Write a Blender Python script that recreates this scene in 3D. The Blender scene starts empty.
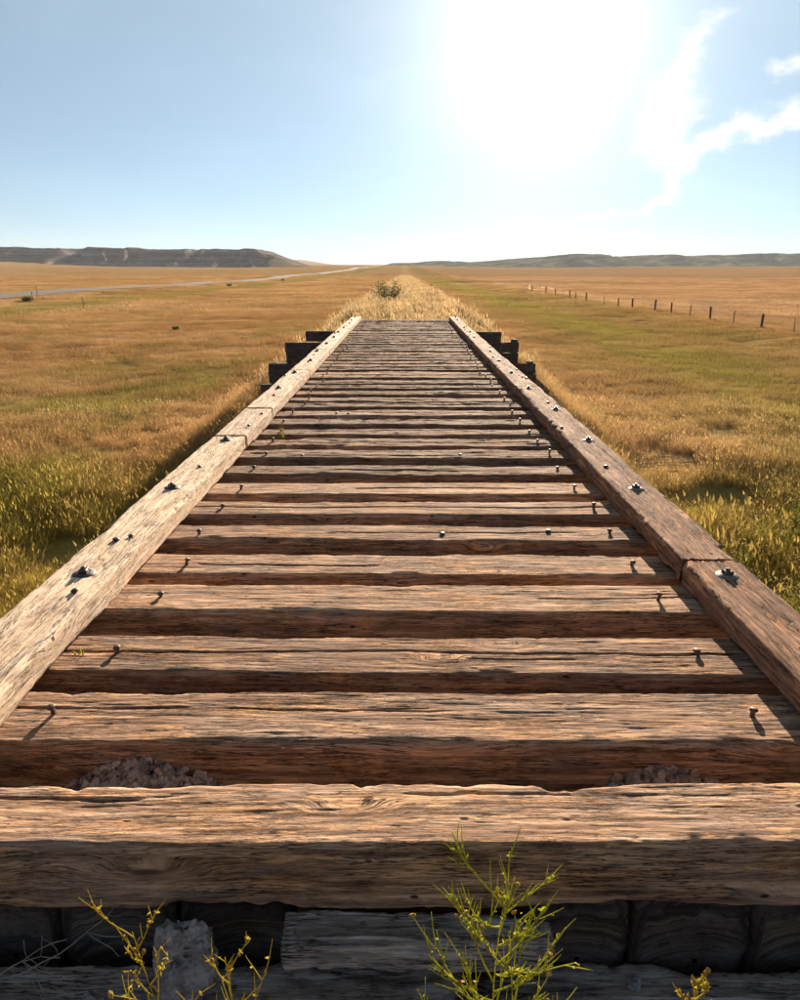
import bpy, math, random
import numpy as np
from mathutils import Vector, Matrix, Euler
R = math.radians
random.seed(7); rng = np.random.default_rng(7)
S = bpy.context.scene
C = S.collection

# ------------------------------------------------------------------ camera
ZD = 3.5                       # top of the bridge ties
HC = 1.187                     # camera above the ties
F = 700.0                      # focal length in photo pixels (800 wide)
YH, XV = 271.0, 405.0          # vanishing point of the bridge in the photo
PITCH = math.atan((500 - YH) / F)
YAW = math.atan((XV - 400) / F * math.cos(PITCH))
cam_d = bpy.data.cameras.new('camera'); cam = bpy.data.objects.new('camera', cam_d); C.objects.link(cam)
cam.location = (0, 0, ZD + HC)
cam.rotation_euler = (R(90) - PITCH, 0, YAW)
cam_d.sensor_fit = 'HORIZONTAL'; cam_d.sensor_width = 36; cam_d.lens = 36 * F / 800
cam_d.clip_start = 0.05; cam_d.clip_end = 30000
S.camera = cam
CAMROT = Euler((R(90) - PITCH, 0, YAW)).to_matrix()
def ray(px, py): return (CAMROT @ Vector(((px - 400) / F, (500 - py) / F, -1))).normalized()

# ------------------------------------------------------------------ light
SUN_EL, SUN_AZ = R(15.5), R(9.6)
sunv = Vector((math.sin(SUN_AZ) * math.cos(SUN_EL), math.cos(SUN_AZ) * math.cos(SUN_EL), math.sin(SUN_EL)))
sd = bpy.data.lights.new('sun', 'SUN'); sd.energy = 5.0; sd.angle = R(0.5); sd.color = (1.0, 0.83, 0.63)
sun = bpy.data.objects.new('sun', sd); C.objects.link(sun); sun.location = (30, 180, 60)
sun.rotation_euler = (-sunv).to_track_quat('-Z', 'Y').to_euler()
SKY_STRENGTH = 0.05
EXPOSURE = 1.62
S.view_settings.view_transform = 'Standard'; S.view_settings.look = 'None'
S.view_settings.exposure = EXPOSURE; S.view_settings.gamma = 1.0; S.view_settings.use_curve_mapping = False
S.cycles.use_denoising = True; S.cycles.max_bounces = 5; S.cycles.diffuse_bounces = 3; S.cycles.transmission_bounces = 3
S.cycles.transparent_max_bounces = 8; S.cycles.volume_bounces = 0; S.cycles.caustics_reflective = False
S.cycles.sample_clamp_indirect = 6; S.cycles.use_adaptive_sampling = True; S.cycles.adaptive_threshold = .02

# ------------------------------------------------------------------ node helper
class NT:
    def __init__(s, tree): s.t = tree; s.n = tree.nodes; s.l = tree.links
    def new(s, typ, **kw):
        n = s.n.new(typ)
        for k, v in kw.items(): setattr(n, k, v)
        return n
    def put(s, sock, v):
        if v is None: return
        if hasattr(v, 'is_output') or isinstance(v, bpy.types.NodeSocket): s.l.new(v, sock)
        else:
            if hasattr(sock.default_value, '__len__') and not hasattr(v, '__len__'): v = (v,) * len(sock.default_value)
            if sock.type == 'RGBA' and len(v) == 3: v = (*v, 1)
            sock.default_value = v
    def m(s, op, a, b=None, c=None, clamp=False):
        n = s.new('ShaderNodeMath', operation=op, use_clamp=clamp)
        for i, v in enumerate((a, b, c)): s.put(n.inputs[i], v)
        return n.outputs[0]
    def vm(s, op, a, b=None):
        n = s.new('ShaderNodeVectorMath', operation=op); s.put(n.inputs[0], a); s.put(n.inputs[1], b)
        return n.outputs['Value'] if op in ('LENGTH', 'DOT_PRODUCT', 'DISTANCE') else n.outputs[0]
    def xyz(s, x, y, z):
        n = s.new('ShaderNodeCombineXYZ')
        for i, v in enumerate((x, y, z)): s.put(n.inputs[i], v)
        return n.outputs[0]
    def sep(s, v): n = s.new('ShaderNodeSeparateXYZ'); s.l.new(v, n.inputs[0]); return n.outputs
    def noise(s, v, scale=1, detail=3, rough=.55, dist=0, dim='3D'):
        n = s.new('ShaderNodeTexNoise', noise_dimensions=dim)
        s.l.new(v, n.inputs['Vector']); s.put(n.inputs['Scale'], scale); s.put(n.inputs['Detail'], detail)
        s.put(n.inputs['Roughness'], rough); s.put(n.inputs['Distortion'], dist)
        return n.outputs[0]
    def vor(s, v, scale=1, feature='F1', rand=1):
        n = s.new('ShaderNodeTexVoronoi', feature=feature); s.l.new(v, n.inputs['Vector']); s.put(n.inputs['Scale'], scale)
        s.put(n.inputs['Randomness'], rand); return n.outputs
    def mr(s, v, a, b, c=0, d=1, smooth=True):
        n = s.new('ShaderNodeMapRange', interpolation_type='SMOOTHSTEP' if smooth else 'LINEAR')
        for i, q in enumerate((v, a, b, c, d)): s.put(n.inputs[i], q)
        return n.outputs[0]
    def mix(s, f, a, b, mode='MIX'):
        n = s.new('ShaderNodeMix', data_type='RGBA', blend_type=mode)
        s.put(n.inputs[0], f); s.put(n.inputs[6], a); s.put(n.inputs[7], b); return n.outputs[2]
    def ramp(s, v, stops):
        n = s.new('ShaderNodeValToRGB'); e = n.color_ramp.elements
        e[0].position, e[0].color = stops[0][0], (*stops[0][1], 1)
        e[1].position, e[1].color = stops[-1][0], (*stops[-1][1], 1)
        for p, c in stops[1:-1]: q = e.new(p); q.color = (*c, 1)
        s.l.new(v, n.inputs[0]); return n.outputs[0]
    def bump(s, h, strength=1, dist=.005):
        n = s.new('ShaderNodeBump'); s.put(n.inputs['Strength'], strength); s.put(n.inputs['Distance'], dist)
        s.l.new(h, n.inputs['Height']); return n.outputs[0]

def material(name):
    m = bpy.data.materials.new(name); m.use_nodes = True; t = NT(m.node_tree)
    b = m.node_tree.nodes['Principled BSDF']
    return m, t, b
def setb(t, b, col=None, rough=None, spec=.25, normal=None, metal=None):
    t.put(b.inputs['Base Color'], col); t.put(b.inputs['Roughness'], rough)
    t.put(b.inputs['Specular IOR Level'], spec)
    if normal is not None: t.l.new(normal, b.inputs['Normal'])
    if metal is not None: t.put(b.inputs['Metallic'], metal)

# ------------------------------------------------------------------ sky with a drawn-out wisp of cloud
W = bpy.data.worlds.new('World'); S.world = W; W.use_nodes = True
wt = NT(W.node_tree); bg = W.node_tree.nodes['Background']
sky = wt.new('ShaderNodeTexSky', sky_type='NISHITA', sun_disc=False)
sky.sun_elevation = SUN_EL; sky.sun_rotation = SUN_AZ
sky.altitude = 2200; sky.air_density = 0.65; sky.dust_density = 0.3; sky.ozone_density = 1.4
gen = wt.new('ShaderNodeTexCoord').outputs['Generated']
dx, dy, dz = wt.sep(gen)
az = wt.m('ARCTAN2', dx, dy); el = wt.m('ARCSINE', dz)
ae = wt.xyz(az, el, 0)
wv = wt.noise(wt.vm('MULTIPLY', ae, (1, 1.3, 1)), 16, 4, .62)
wv2 = wt.noise(wt.vm('ADD', wt.vm('MULTIPLY', ae, (1, 1.3, 1)), (3.3, 7.1, 0)), 16, 4, .62)
pa = wt.m('ADD', az, wt.m('MULTIPLY', wt.m('SUBTRACT', wv, .5), .060))
pe = wt.m('ADD', el, wt.m('MULTIPLY', wt.m('SUBTRACT', wv2, .5), .060))
def azel(px, py):
    d = ray(px, py); return math.atan2(d.x, d.y), math.asin(d.z)
segs = [((700, 40), (672, 95), 13, 24, .75), ((672, 95), (655, 138), 24, 20, 1.0), ((655, 138), (682, 166), 17, 15, 1.0),
        ((682, 166), (668, 196), 12, 8, .85), ((668, 196), (640, 209), 7, 7, .85), ((640, 209), (585, 221), 6, 4, .6),
        ((686, 150), (735, 130), 12, 11, .95), ((735, 130), (806, 116), 11, 13, .95), ((806, 116), (900, 100), 13, 16, .9),
        ((778, 72), (802, 62), 8, 10, .8), ((700, 40), (722, 10), 14, 8, .45), ((660, 140), (640, 152), 10, 4, .7)]
cl = None
PXR = math.cos(PITCH) ** 2 / F
for (p0, p1, w0, w1, amp) in segs:
    a0, e0 = azel(*p0); a1, e1 = azel(*p1)
    va, ve = a1 - a0, e1 - e0; L2 = va * va + ve * ve
    qa = wt.m('SUBTRACT', pa, a0); qe = wt.m('SUBTRACT', pe, e0)
    tt = wt.m('DIVIDE', wt.m('ADD', wt.m('MULTIPLY', qa, va), wt.m('MULTIPLY', qe, ve)), L2, clamp=True)
    ra = wt.m('SUBTRACT', qa, wt.m('MULTIPLY', tt, va)); re = wt.m('SUBTRACT', qe, wt.m('MULTIPLY', tt, ve))
    dd = wt.m('SQRT', wt.m('ADD', wt.m('MULTIPLY', ra, ra), wt.m('MULTIPLY', re, re)))
    ww = wt.m('ADD', wt.m('MULTIPLY', tt, (w1 - w0) * 1.6 * PXR), w0 * 1.6 * PXR)
    v = wt.m('MULTIPLY', wt.m('SUBTRACT', 1, wt.m('DIVIDE', dd, ww), clamp=True), amp)
    cl = v if cl is None else wt.m('MAXIMUM', cl, v)
fine = wt.noise(wt.vm('MULTIPLY', ae, (.8, 1.6, 1)), 55, 3, .65)
cl = wt.mr(wt.m('ADD', cl, wt.m('MULTIPLY', wt.m('SUBTRACT', fine, .5), .75)), .06, .95)
# thin, even dust haze high over the whole sky: scatters light forward (Henyey-Greenstein), so it is brightest round the sun
HG = .30
cosg = wt.vm('DOT_PRODUCT', wt.vm('NORMALIZE', gen), tuple(sunv))
hgp = wt.m('DIVIDE', 1 - HG * HG, wt.m('POWER', wt.m('SUBTRACT', 1 + HG * HG, wt.m('MULTIPLY', cosg, 2 * HG)), 1.5))
vn = wt.noise(wt.vm('MULTIPLY', ae, (1, 3.2, 1)), 2.6, 3, .6)
hgp = wt.m('MULTIPLY', hgp, wt.m('ADD', .90, wt.m('MULTIPLY', wt.mr(vn, .42, .85), .22)))
def hg(g): return wt.m('DIVIDE', 1 - g * g, wt.m('POWER', wt.m('SUBTRACT', 1 + g * g, wt.m('MULTIPLY', cosg, 2 * g)), 1.5))
hgp = wt.m('MULTIPLY', hgp, 1.02); aur = wt.m('MULTIPLY', hg(.87), .058)
veil = wt.vm('ADD', wt.vm('MULTIPLY', wt.xyz(hgp, hgp, hgp), (.84, 1.07, 1.12)), wt.vm('MULTIPLY', wt.xyz(aur, aur, aur), (1.12, 1.0, .92)))
thin = wt.vm('ADD', wt.vm('MULTIPLY', sky.outputs[0], (.32, .42, .44)), veil)
wisp = wt.mr(wt.noise(wt.vm('MULTIPLY', wt.xyz(pa, pe, 0), (1.0, 2.2, 1)), 30, 4, .7), .30, .60, .45, 1)
skymix = wt.mix(wt.m('MULTIPLY', wt.m('MULTIPLY', cl, wisp), .95), thin, (8.2, 8.1, 8.0))
wt.l.new(skymix, bg.inputs['Color']); bg.inputs['Strength'].default_value = SKY_STRENGTH

# ------------------------------------------------------------------ numpy noise
def _h(ix, iy, iz, seed):
    h = (ix * 374761393 + iy * 668265263 + iz * 2147483647 + seed * 1274126177) & 0xFFFFFFFF
    h = ((h ^ (h >> 13)) * 1274126177) & 0xFFFFFFFF
    h = ((h ^ (h >> 16)) * 2246822519) & 0xFFFFFFFF
    return ((h ^ (h >> 15)) & 0xFFFFFF) / float(0xFFFFFF)
def vnoise(x, y, z=0.0, seed=0):
    x, y, z = np.broadcast_arrays(np.asarray(x, float), np.asarray(y, float), np.asarray(z, float))
    ix, iy, iz = (np.floor(a).astype(np.int64) for a in (x, y, z))
    fx, fy, fz = x - ix, y - iy, z - iz
    fx, fy, fz = (f * f * (3 - 2 * f) for f in (fx, fy, fz))
    def L(a, b, t): return a + (b - a) * t
    c = [[[_h(ix + i, iy + j, iz + k, seed) for k in (0, 1)] for j in (0, 1)] for i in (0, 1)]
    return L(L(L(c[0][0][0], c[1][0][0], fx), L(c[0][1][0], c[1][1][0], fx), fy),
             L(L(c[0][0][1], c[1][0][1], fx), L(c[0][1][1], c[1][1][1], fx), fy), fz) * 2 - 1
def fbm(x, y, z=0.0, seed=0, o=4, g=.5):
    s, a, f = 0, 1.0, 1.0
    for i in range(o):
        s = s + a * vnoise(np.asarray(x) * f, np.asarray(y) * f, np.asarray(z) * f, seed + i * 17); a *= g; f *= 2.03
    return s
def sstep(a, b, x): t = np.clip((x - a) / (b - a), 0, 1); return t * t * (3 - 2 * t)

# ------------------------------------------------------------------ object helpers
def mesh_np(name, V, faces, mat=None, smooth=True):
    me = bpy.data.meshes.new(name); me.from_pydata([tuple(v) for v in V] if not isinstance(V, np.ndarray) else V.tolist(), [], faces)
    if mat: me.materials.append(mat)
    if smooth: me.polygons.foreach_set('use_smooth', np.ones(len(me.polygons), bool))
    me.update(); return me
def mesh_grid(name, P, mat, closed_u=False, smooth=True):
    # P: (nu, nv, 3); quads
    nu, nv = P.shape[:2]
    V = P.reshape(-1, 3)
    iu = np.arange(nu - 1)[:, None]; jv = np.arange(nv - 1 if not closed_u else nv)[None, :]
    j2 = (jv + 1) % nv
    q = np.stack([iu * nv + jv, iu * nv + j2, (iu + 1) * nv + j2, (iu + 1) * nv + jv], -1).reshape(-1, 4)
    me = bpy.data.meshes.new(name)
    me.vertices.add(len(V)); me.vertices.foreach_set('co', V.astype(np.float32).ravel())
    me.loops.add(q.size); me.loops.foreach_set('vertex_index', q.astype(np.int32).ravel())
    me.polygons.add(len(q)); me.polygons.foreach_set('loop_start', np.arange(0, q.size, 4, dtype=np.int32))
    me.polygons.foreach_set('loop_total', np.full(len(q), 4, np.int32))
    if mat: me.materials.append(mat)
    if smooth: me.polygons.foreach_set('use_smooth', np.ones(len(q), bool))
    me.update(); me.validate(); return me
def obj(name, me, parent=None, loc=(0, 0, 0), rot=(0, 0, 0), scale=None):
    o = bpy.data.objects.new(name, me); C.objects.link(o); o.parent = parent
    o.location = loc; o.rotation_euler = rot
    if scale is not None: o.scale = scale if hasattr(scale, '__len__') else (scale,) * 3
    return o
def tag(o, label=None, cat=None, group=None, kind=None):
    if label: o['label'] = label
    if cat: o['category'] = cat
    if group: o['group'] = group
    if kind: o['kind'] = kind
    return o
def thing(name, label, cat, loc=(0, 0, 0), group=None, rot=(0, 0, 0)):
    return tag(obj(name, None, None, loc, rot), label, cat, group)
def tube_geo(pts, rad, n=6, cap=True):
    pts = [Vector(p) for p in pts]; V, Fc = [], []
    for i, p in enumerate(pts):
        d = (pts[min(i + 1, len(pts) - 1)] - pts[max(i - 1, 0)]).normalized()
        a = d.orthogonal().normalized() if i == 0 else (a - d * a.dot(d)).normalized()
        b = d.cross(a); r = rad[i] if hasattr(rad, '__len__') else rad
        for k in range(n):
            t = 2 * math.pi * k / n; V.append(tuple(p + (a * math.cos(t) + b * math.sin(t)) * r))
    for i in range(len(pts) - 1):
        for k in range(n):
            k2 = (k + 1) % n; Fc.append((i * n + k, i * n + k2, (i + 1) * n + k2, (i + 1) * n + k))
    if cap: Fc.append(tuple(range(n - 1, -1, -1))); Fc.append(tuple((len(pts) - 1) * n + k for k in range(n)))
    return V, Fc
def join_geo(geos):
    V, Fc = [], []
    for v, f in geos:
        o = len(V); V += list(v); Fc += [tuple(i + o for i in q) for q in f]
    return V, Fc
def lathe_geo(prof, n=16, cx=0, cy=0, square=False):
    V, Fc = [], []
    for r, z in prof:
        for k in range(n):
            t = 2 * math.pi * k / n; V.append((cx + r * math.cos(t), cy + r * math.sin(t), z))
    for i in range(len(prof) - 1):
        for k in range(n):
            k2 = (k + 1) % n; Fc.append((i * n + k, i * n + k2, (i + 1) * n + k2, (i + 1) * n + k))
    Fc.append(tuple((len(prof) - 1) * n + k for k in range(n))); Fc.append(tuple(range(n - 1, -1, -1)))
    return V, Fc

# ------------------------------------------------------------------ materials
def wood(name, dark, mid, light, grey=(.30, .28, .27), grey_amt=.35, warm=(.40, .20, .08), warm_amt=.35, hole=1.0, bumpd=.005):
    m, t, b = material(name)
    tco = t.new('ShaderNodeTexCoord'); tc = tco.outputs['Object']; oi = t.new('ShaderNodeObjectInfo').outputs['Random']
    P = t.vm('ADD', tc, t.xyz(t.m('MULTIPLY', oi, 37.0), t.m('MULTIPLY', oi, 11.3), t.m('MULTIPLY', oi, 5.7)))
    x, y, z = t.sep(P); x0, y0, z0 = t.sep(tc)
    endm = t.mr(t.m('ABSOLUTE', t.sep(tco.outputs['Normal'])[0]), .75, .9)
    kv = t.vor(t.vm('MULTIPLY', P, (1.7, 6.0, 6.0)), 1.0)
    kd = kv['Distance']
    bend = t.m('POWER', t.mr(kd, .05, .45, 1, 0), 2.0)
    low = t.noise(t.vm('MULTIPLY', P, (1.3, 5, 5)), 1, 4, .6)
    v = t.m('ADD', t.m('ADD', y, z), t.m('ADD', t.m('MULTIPLY', bend, .040), t.m('MULTIPLY', low, .022)))
    rings = t.m('ADD', t.vm('LENGTH', t.xyz(0, t.m('ADD', y0, .03), t.m('SUBTRACT', z0, .06))), t.m('MULTIPLY', low, .03))
    v = t.m('ADD', t.m('MULTIPLY', v, t.m('SUBTRACT', 1, endm)), t.m('MULTIPLY', rings, endm))
    fine = t.noise(t.xyz(t.m('MULTIPLY', x, 17.0), t.m('MULTIPLY', v, 240), 0), 1, 4, .68)
    coarse = t.noise(t.xyz(t.m('MULTIPLY', x, 3.0), t.m('MULTIPLY', v, 58), 1.3), 1, 5, .62)
    ck = t.noise(t.xyz(t.m('MULTIPLY', x, 4.6), t.m('MULTIPLY', v, 75), 4.1), 1, 4, .6)
    ckm = t.mr(t.noise(t.vm('MULTIPLY', P, (4.5, 14, 14)), 1, 3), .42, .54)
    crack = t.m('MULTIPLY', t.mr(t.m('ABSOLUTE', t.m('SUBTRACT', ck, .5)), .005, .024, 1, 0), ckm)
    dv = t.vor(t.xyz(t.m('MULTIPLY', x, 19), t.m('MULTIPLY', v, 200), 2.2), 1.0)
    dash = t.m('MULTIPLY', t.mr(dv['Distance'], .12, .24, 1, 0), t.m('GREATER_THAN', t.sep(dv['Color'])[1], .66))
    dash = t.m('MULTIPLY', dash, t.mr(low, .36, .6))
    patch = t.noise(t.vm('MULTIPLY', P, (2.6, 9, 9)), 1, 6, .68)
    patch2 = t.noise(t.vm('ADD', t.vm('MULTIPLY', P, (3.3, 9, 9)), (9, 4, 2)), 1, 6, .68)
    g = t.m('ADD', t.m('MULTIPLY', coarse, .66), t.m('MULTIPLY', fine, .34))
    col = t.ramp(g, [(.36, dark), (.5, mid), (.62, light)])
    col = t.mix(t.m('MULTIPLY', t.mr(patch, .46, .62), grey_amt), col, grey)
    col = t.mix(t.m('MULTIPLY', t.mr(patch2, .52, .66), warm_amt), col, warm)
    stain = t.mr(t.noise(t.vm('ADD', t.vm('MULTIPLY', P, (6, 24, 24)), (1, 22, 5)), 1, 7, .75), .52, .66)
    col = t.mix(t.m('MULTIPLY', stain, .5), col, tuple(c * .55 for c in dark))
    each = t.m('FRACT', t.m('MULTIPLY', oi, 7.31)); kk = t.m('ADD', .78, t.m('MULTIPLY', each, .40))      # every timber weathered a little differently
    col = t.vm('MULTIPLY', col, t.xyz(kk, t.m('MULTIPLY', kk, t.m('ADD', .97, t.m('MULTIPLY', each, .03))), kk))
    fl = t.noise(t.xyz(t.m('MULTIPLY', x, 5.0), t.m('MULTIPLY', v, 30), 6.6), 1, 6, .66)
    flake = t.m('MULTIPLY', t.mr(fl, .575, .592), t.m('SUBTRACT', 1, endm))                      # fresh wood where splinters have come off
    col = t.mix(t.m('MULTIPLY', flake, .55), col, tuple(min(.8, a * .75 + c * .4) for a, c in zip(warm, light)))
    weath = t.m('MULTIPLY', t.mr(fl, .42, .405), t.m('SUBTRACT', 1, endm))                       # old grey skin left between
    col = t.mix(t.m('MULTIPLY', weath, .55), col, tuple(c * .55 for c in grey))
    knot = t.mr(kd, .035, .085, 1, 0)
    col = t.mix(t.m('MULTIPLY', knot, .7), col, (.055, .028, .014))
    hv = t.vor(t.vm('MULTIPLY', P, (9, 20, 20)), 1.0)
    hr = t.sep(hv['Color'])[0]
    pit = t.m('MULTIPLY', t.mr(t.m('ADD', hv['Distance'], t.m('MULTIPLY', fine, .06)), .10, .16, 1, 0), t.m('GREATER_THAN', hr, .80))
    pit = t.m('MULTIPLY', pit, hole)
    ck2 = t.noise(t.xyz(t.m('MULTIPLY', x, 11), t.m('MULTIPLY', v, 150), 8.1), 1, 4, .6)
    hair = t.m('MULTIPLY', t.mr(t.m('ABSOLUTE', t.m('SUBTRACT', ck2, .5)), .008, .030, 1, 0), t.mr(patch2, .44, .58))
    lines = t.m('MAXIMUM', t.m('MAXIMUM', crack, t.m('MULTIPLY', dash, .8)), t.m('MULTIPLY', hair, .62))
    col = t.mix(t.m('MULTIPLY', lines, .9), col, (.022, .014, .011))
    col = t.mix(t.m('MULTIPLY', pit, .92), col, (.014, .009, .007))
    ht = t.m('ADD', t.m('MULTIPLY', fine, .45), t.m('MULTIPLY', coarse, .40))
    ht = t.m('SUBTRACT', t.m('ADD', ht, t.m('MULTIPLY', weath, .35)), t.m('MULTIPLY', flake, .45))
    ht = t.m('SUBTRACT', ht, t.m('ADD', t.m('MULTIPLY', lines, .8), t.m('MULTIPLY', pit, 1.2)))
    ht = t.m('MULTIPLY', ht, t.m('SUBTRACT', 1, t.m('MULTIPLY', endm, .75)))
    setb(t, b, col, .9, .12, t.bump(ht, .8, bumpd))
    return m
M_TIE = wood('tie_wood', (.130, .070, .042), (.390, .228, .138), (.68, .455, .300), (.36, .275, .225), .38, (.60, .30, .115), .5)
M_TIE2 = wood('dark_tie_wood', (.085, .050, .034), (.235, .140, .088), (.44, .29, .19), (.30, .235, .185), .35, (.42, .21, .085), .4)
M_GL = wood('pale_timber_wood', (.40, .27, .18), (.69, .51, .36), (.80, .64, .49), (.68, .55, .44), .3, (.66, .43, .24), .25, .8, .0022)
M_GR = wood('red_brown_timber_wood', (.140, .064, .036), (.350, .185, .105), (.56, .34, .205), (.40, .28, .21), .25, (.52, .25, .105), .5)
M_UND = wood('creosoted_timber_wood', (.045, .033, .028), (.095, .070, .058), (.16, .122, .10), (.135, .115, .105), .45, (.08, .045, .027), .2)
M_CAP = wood('grey_timber_wood', (.18, .142, .125), (.385, .315, .28), (.55, .46, .41), (.47, .39, .35), .5, (.18, .125, .09), .2, .6, .007)

M_PLANK = wood('dark_plank_wood', (.075, .055, .046), (.16, .12, .098), (.26, .20, .165), (.22, .185, .165), .4, (.15, .085, .05), .2)
def metal(name, c0, c1, rough, met):
    m, t, b = material(name)
    tc = t.new('ShaderNodeTexCoord').outputs['Object']
    n = t.noise(tc, 60, 4, .6)
    setb(t, b, t.mix(t.mr(n, .35, .65), c0, c1), t.mr(n, .3, .7, rough - .1, rough + .15), .4, t.bump(n, .5, .001), met)
    return m
M_SPIKE = metal('rusted_spike_iron', (.085, .050, .035), (.16, .095, .07), .55, .45)
M_WASH = metal('weathered_washer_iron', (.15, .12, .105), (.27, .23, .21), .65, .3)
M_NUT = metal('dark_nut_iron', (.060, .045, .04), (.13, .10, .09), .5, .5)
M_POST = wood('fence_post_wood', (.05, .04, .035), (.10, .08, .07), (.16, .13, .11))
M_TPOST = metal('painted_steel_post', (.10, .10, .085), (.16, .13, .10), .6, .3)

# shared ground colours: soil and grass follow one map of the fields
GRP = bpy.data.node_groups.new('field_colour', 'ShaderNodeTree')
GRP.interface.new_socket('Color', in_out='OUTPUT', socket_type='NodeSocketColor')
gt = NT(GRP); go = gt.new('NodeGroupOutput')
gp = gt.new('ShaderNodeNewGeometry').outputs['Position']
gx, gy, gz = gt.sep(gp)
p2 = gt.xyz(gx, gy, 0)
nA = gt.noise(p2, .035, 5, .6); nB = gt.noise(gt.vm('ADD', p2, (31, 77, 0)), .11, 5, .6)
nS = gt.noise(gt.vm('MULTIPLY', p2, (.010, .075, 1)), 1, 5, .6)       # drifts drawn out along the rows
nF = gt.noise(p2, 1.3, 4, .6)
c = gt.mix(gt.mr(nA, .35, .65), (.295, .168, .070), (.395, .245, .110))
c = gt.mix(gt.m('MULTIPLY', gt.mr(nS, .46, .66), .65), c, (.45, .305, .155))
c = gt.mix(gt.m('MULTIPLY', gt.mr(nB, .50, .68), .55), c, (.21, .165, .052))
# right verge of the embankment: greener strip, beyond the fence reddish prairie
wob = gt.m('MULTIPLY', gt.m('SUBTRACT', nA, .5), 10)
gxw = gt.m('ADD', gx, wob)
strip = gt.m('MULTIPLY', gt.mr(gxw, 6.5, 11), gt.mr(gxw, 20, 26, 1, 0))
strip = gt.m('MULTIPLY', strip, gt.mr(nB, .30, .55, .45, 1.0))
c = gt.mix(gt.m('MULTIPLY', strip, .55), c, (.225, .175, .055))
band = gt.m('MULTIPLY', gt.mr(gt.m('ADD', gx, gt.m('MULTIPLY', wob, .35)), 10.5, 13), gt.mr(gt.m('ADD', gx, gt.m('MULTIPLY', wob, .35)), 15, 18.5, 1, 0))
c = gt.mix(gt.m('MULTIPLY', band, gt.mr(nB, .30, .55, .25, .70)), c, (.240, .205, .050))
beyond = gt.mr(gxw, 25, 40)
c = gt.mix(gt.m('MULTIPLY', beyond, .75), c, gt.mix(gt.mr(nS, .4, .62), (.320, .188, .100), (.400, .260, .145)))
# left of the bridge: faint green swale and green road verge
sw = gt.m('MULTIPLY', gt.mr(gxw, -52, -46, 0, 1), gt.mr(gxw, -42, -37, 1, 0))
c = gt.mix(gt.m('MULTIPLY', sw, .6), c, (.21, .18, .05))
sw2 = gt.m('MULTIPLY', gt.mr(gx, -20, -14, 0, 1), gt.mr(gx, -9, -6, 1, 0))
sw2 = gt.m('MULTIPLY', sw2, gt.mr(gt.m('ADD', gy, wob), 30, 45, 1, 0))
c = gt.mix(gt.m('MULTIPLY', gt.m('MULTIPLY', sw2, gt.mr(nB, .40, .6)), .7), c, (.21, .18, .045))
# gully bottom: lush green
gl = gt.m('MULTIPLY', gt.mr(gt.m('ADD', gy, gt.m('MULTIPLY', wob, .5)), 4, 7.5), gt.mr(gt.m('ADD', gy, gt.m('MULTIPLY', wob, .5)), 13.5, 18.5, 1, 0))
gl = gt.m('MULTIPLY', gl, gt.mr(gt.m('ABSOLUTE', gx), 26, 14))
gl = gt.m('MULTIPLY', gl, gt.mr(nF, .3, .6, .55, 1))
c = gt.mix(gt.m('MULTIPLY', gl, .66), c, (.285, .235, .035))
# embankment: pale straw
emb = gt.m('MULTIPLY', gt.mr(gt.m('ABSOLUTE', gt.m('ADD', gx, gt.m('MULTIPLY', wob, .12))), 2.9, 4.2, 1, 0), gt.mr(gy, 15.5, 18))
c = gt.mix(gt.m('MULTIPLY', emb, .85), c, gt.mix(gt.mr(nF, .38, .62), (.29, .19, .085), (.48, .35, .19)))
gt.l.new(c, go.inputs[0])

def grass_mat(name, gain=1.0, tint=None, tint_amt=0, trans=.45):
    m, t, b = material(name)
    m.node_tree.nodes.remove(b); out = m.node_tree.nodes['Material Output']
    g = t.new('ShaderNodeGroup'); g.node_tree = GRP
    oi = t.new('ShaderNodeObjectInfo').outputs['Random']
    col = g.outputs[0]
    if tint: col = t.mix(tint_amt, col, tint)
    k = t.m('MULTIPLY', t.m('ADD', .72, t.m('MULTIPLY', oi, .56)), gain)
    col = t.vm('MULTIPLY', col, t.xyz(k, k, k))
    d = t.new('ShaderNodeBsdfDiffuse'); tr = t.new('ShaderNodeBsdfTranslucent'); mx = t.new('ShaderNodeMixShader')
    t.l.new(col, d.inputs[0]); t.l.new(col, tr.inputs[0]); mx.inputs[0].default_value = trans
    t.l.new(d.outputs[0], mx.inputs[1]); t.l.new(tr.outputs[0], mx.inputs[2]); t.l.new(mx.outputs[0], out.inputs[0])
    return m
M_GRASS = grass_mat('prairie_grass', 1.0)
M_NEAR = grass_mat('gully_grass', 1.18)
M_STRAW = grass_mat('straw_grass', 1.0, (.52, .40, .23), .28)

M_GROUND, t, b = material('prairie_soil')
g = t.new('ShaderNodeGroup'); g.node_tree = GRP
pos = t.new('ShaderNodeNewGeometry').outputs['Position']
nn = t.noise(pos, 6, 5, .65); n2 = t.noise(t.vm('MULTIPLY', pos, (.25, .8, .5)), 1, 6, .7)
col = t.mix(t.m('MULTIPLY', t.mr(nn, .4, .7), .5), g.outputs[0], t.vm('MULTIPLY', g.outputs[0], (.6, .58, .55)))
setb(t, b, col, 1.0, 0.0, t.bump(t.m('ADD', nn, t.m('MULTIPLY', n2, 4)), .7, .12))

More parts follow.
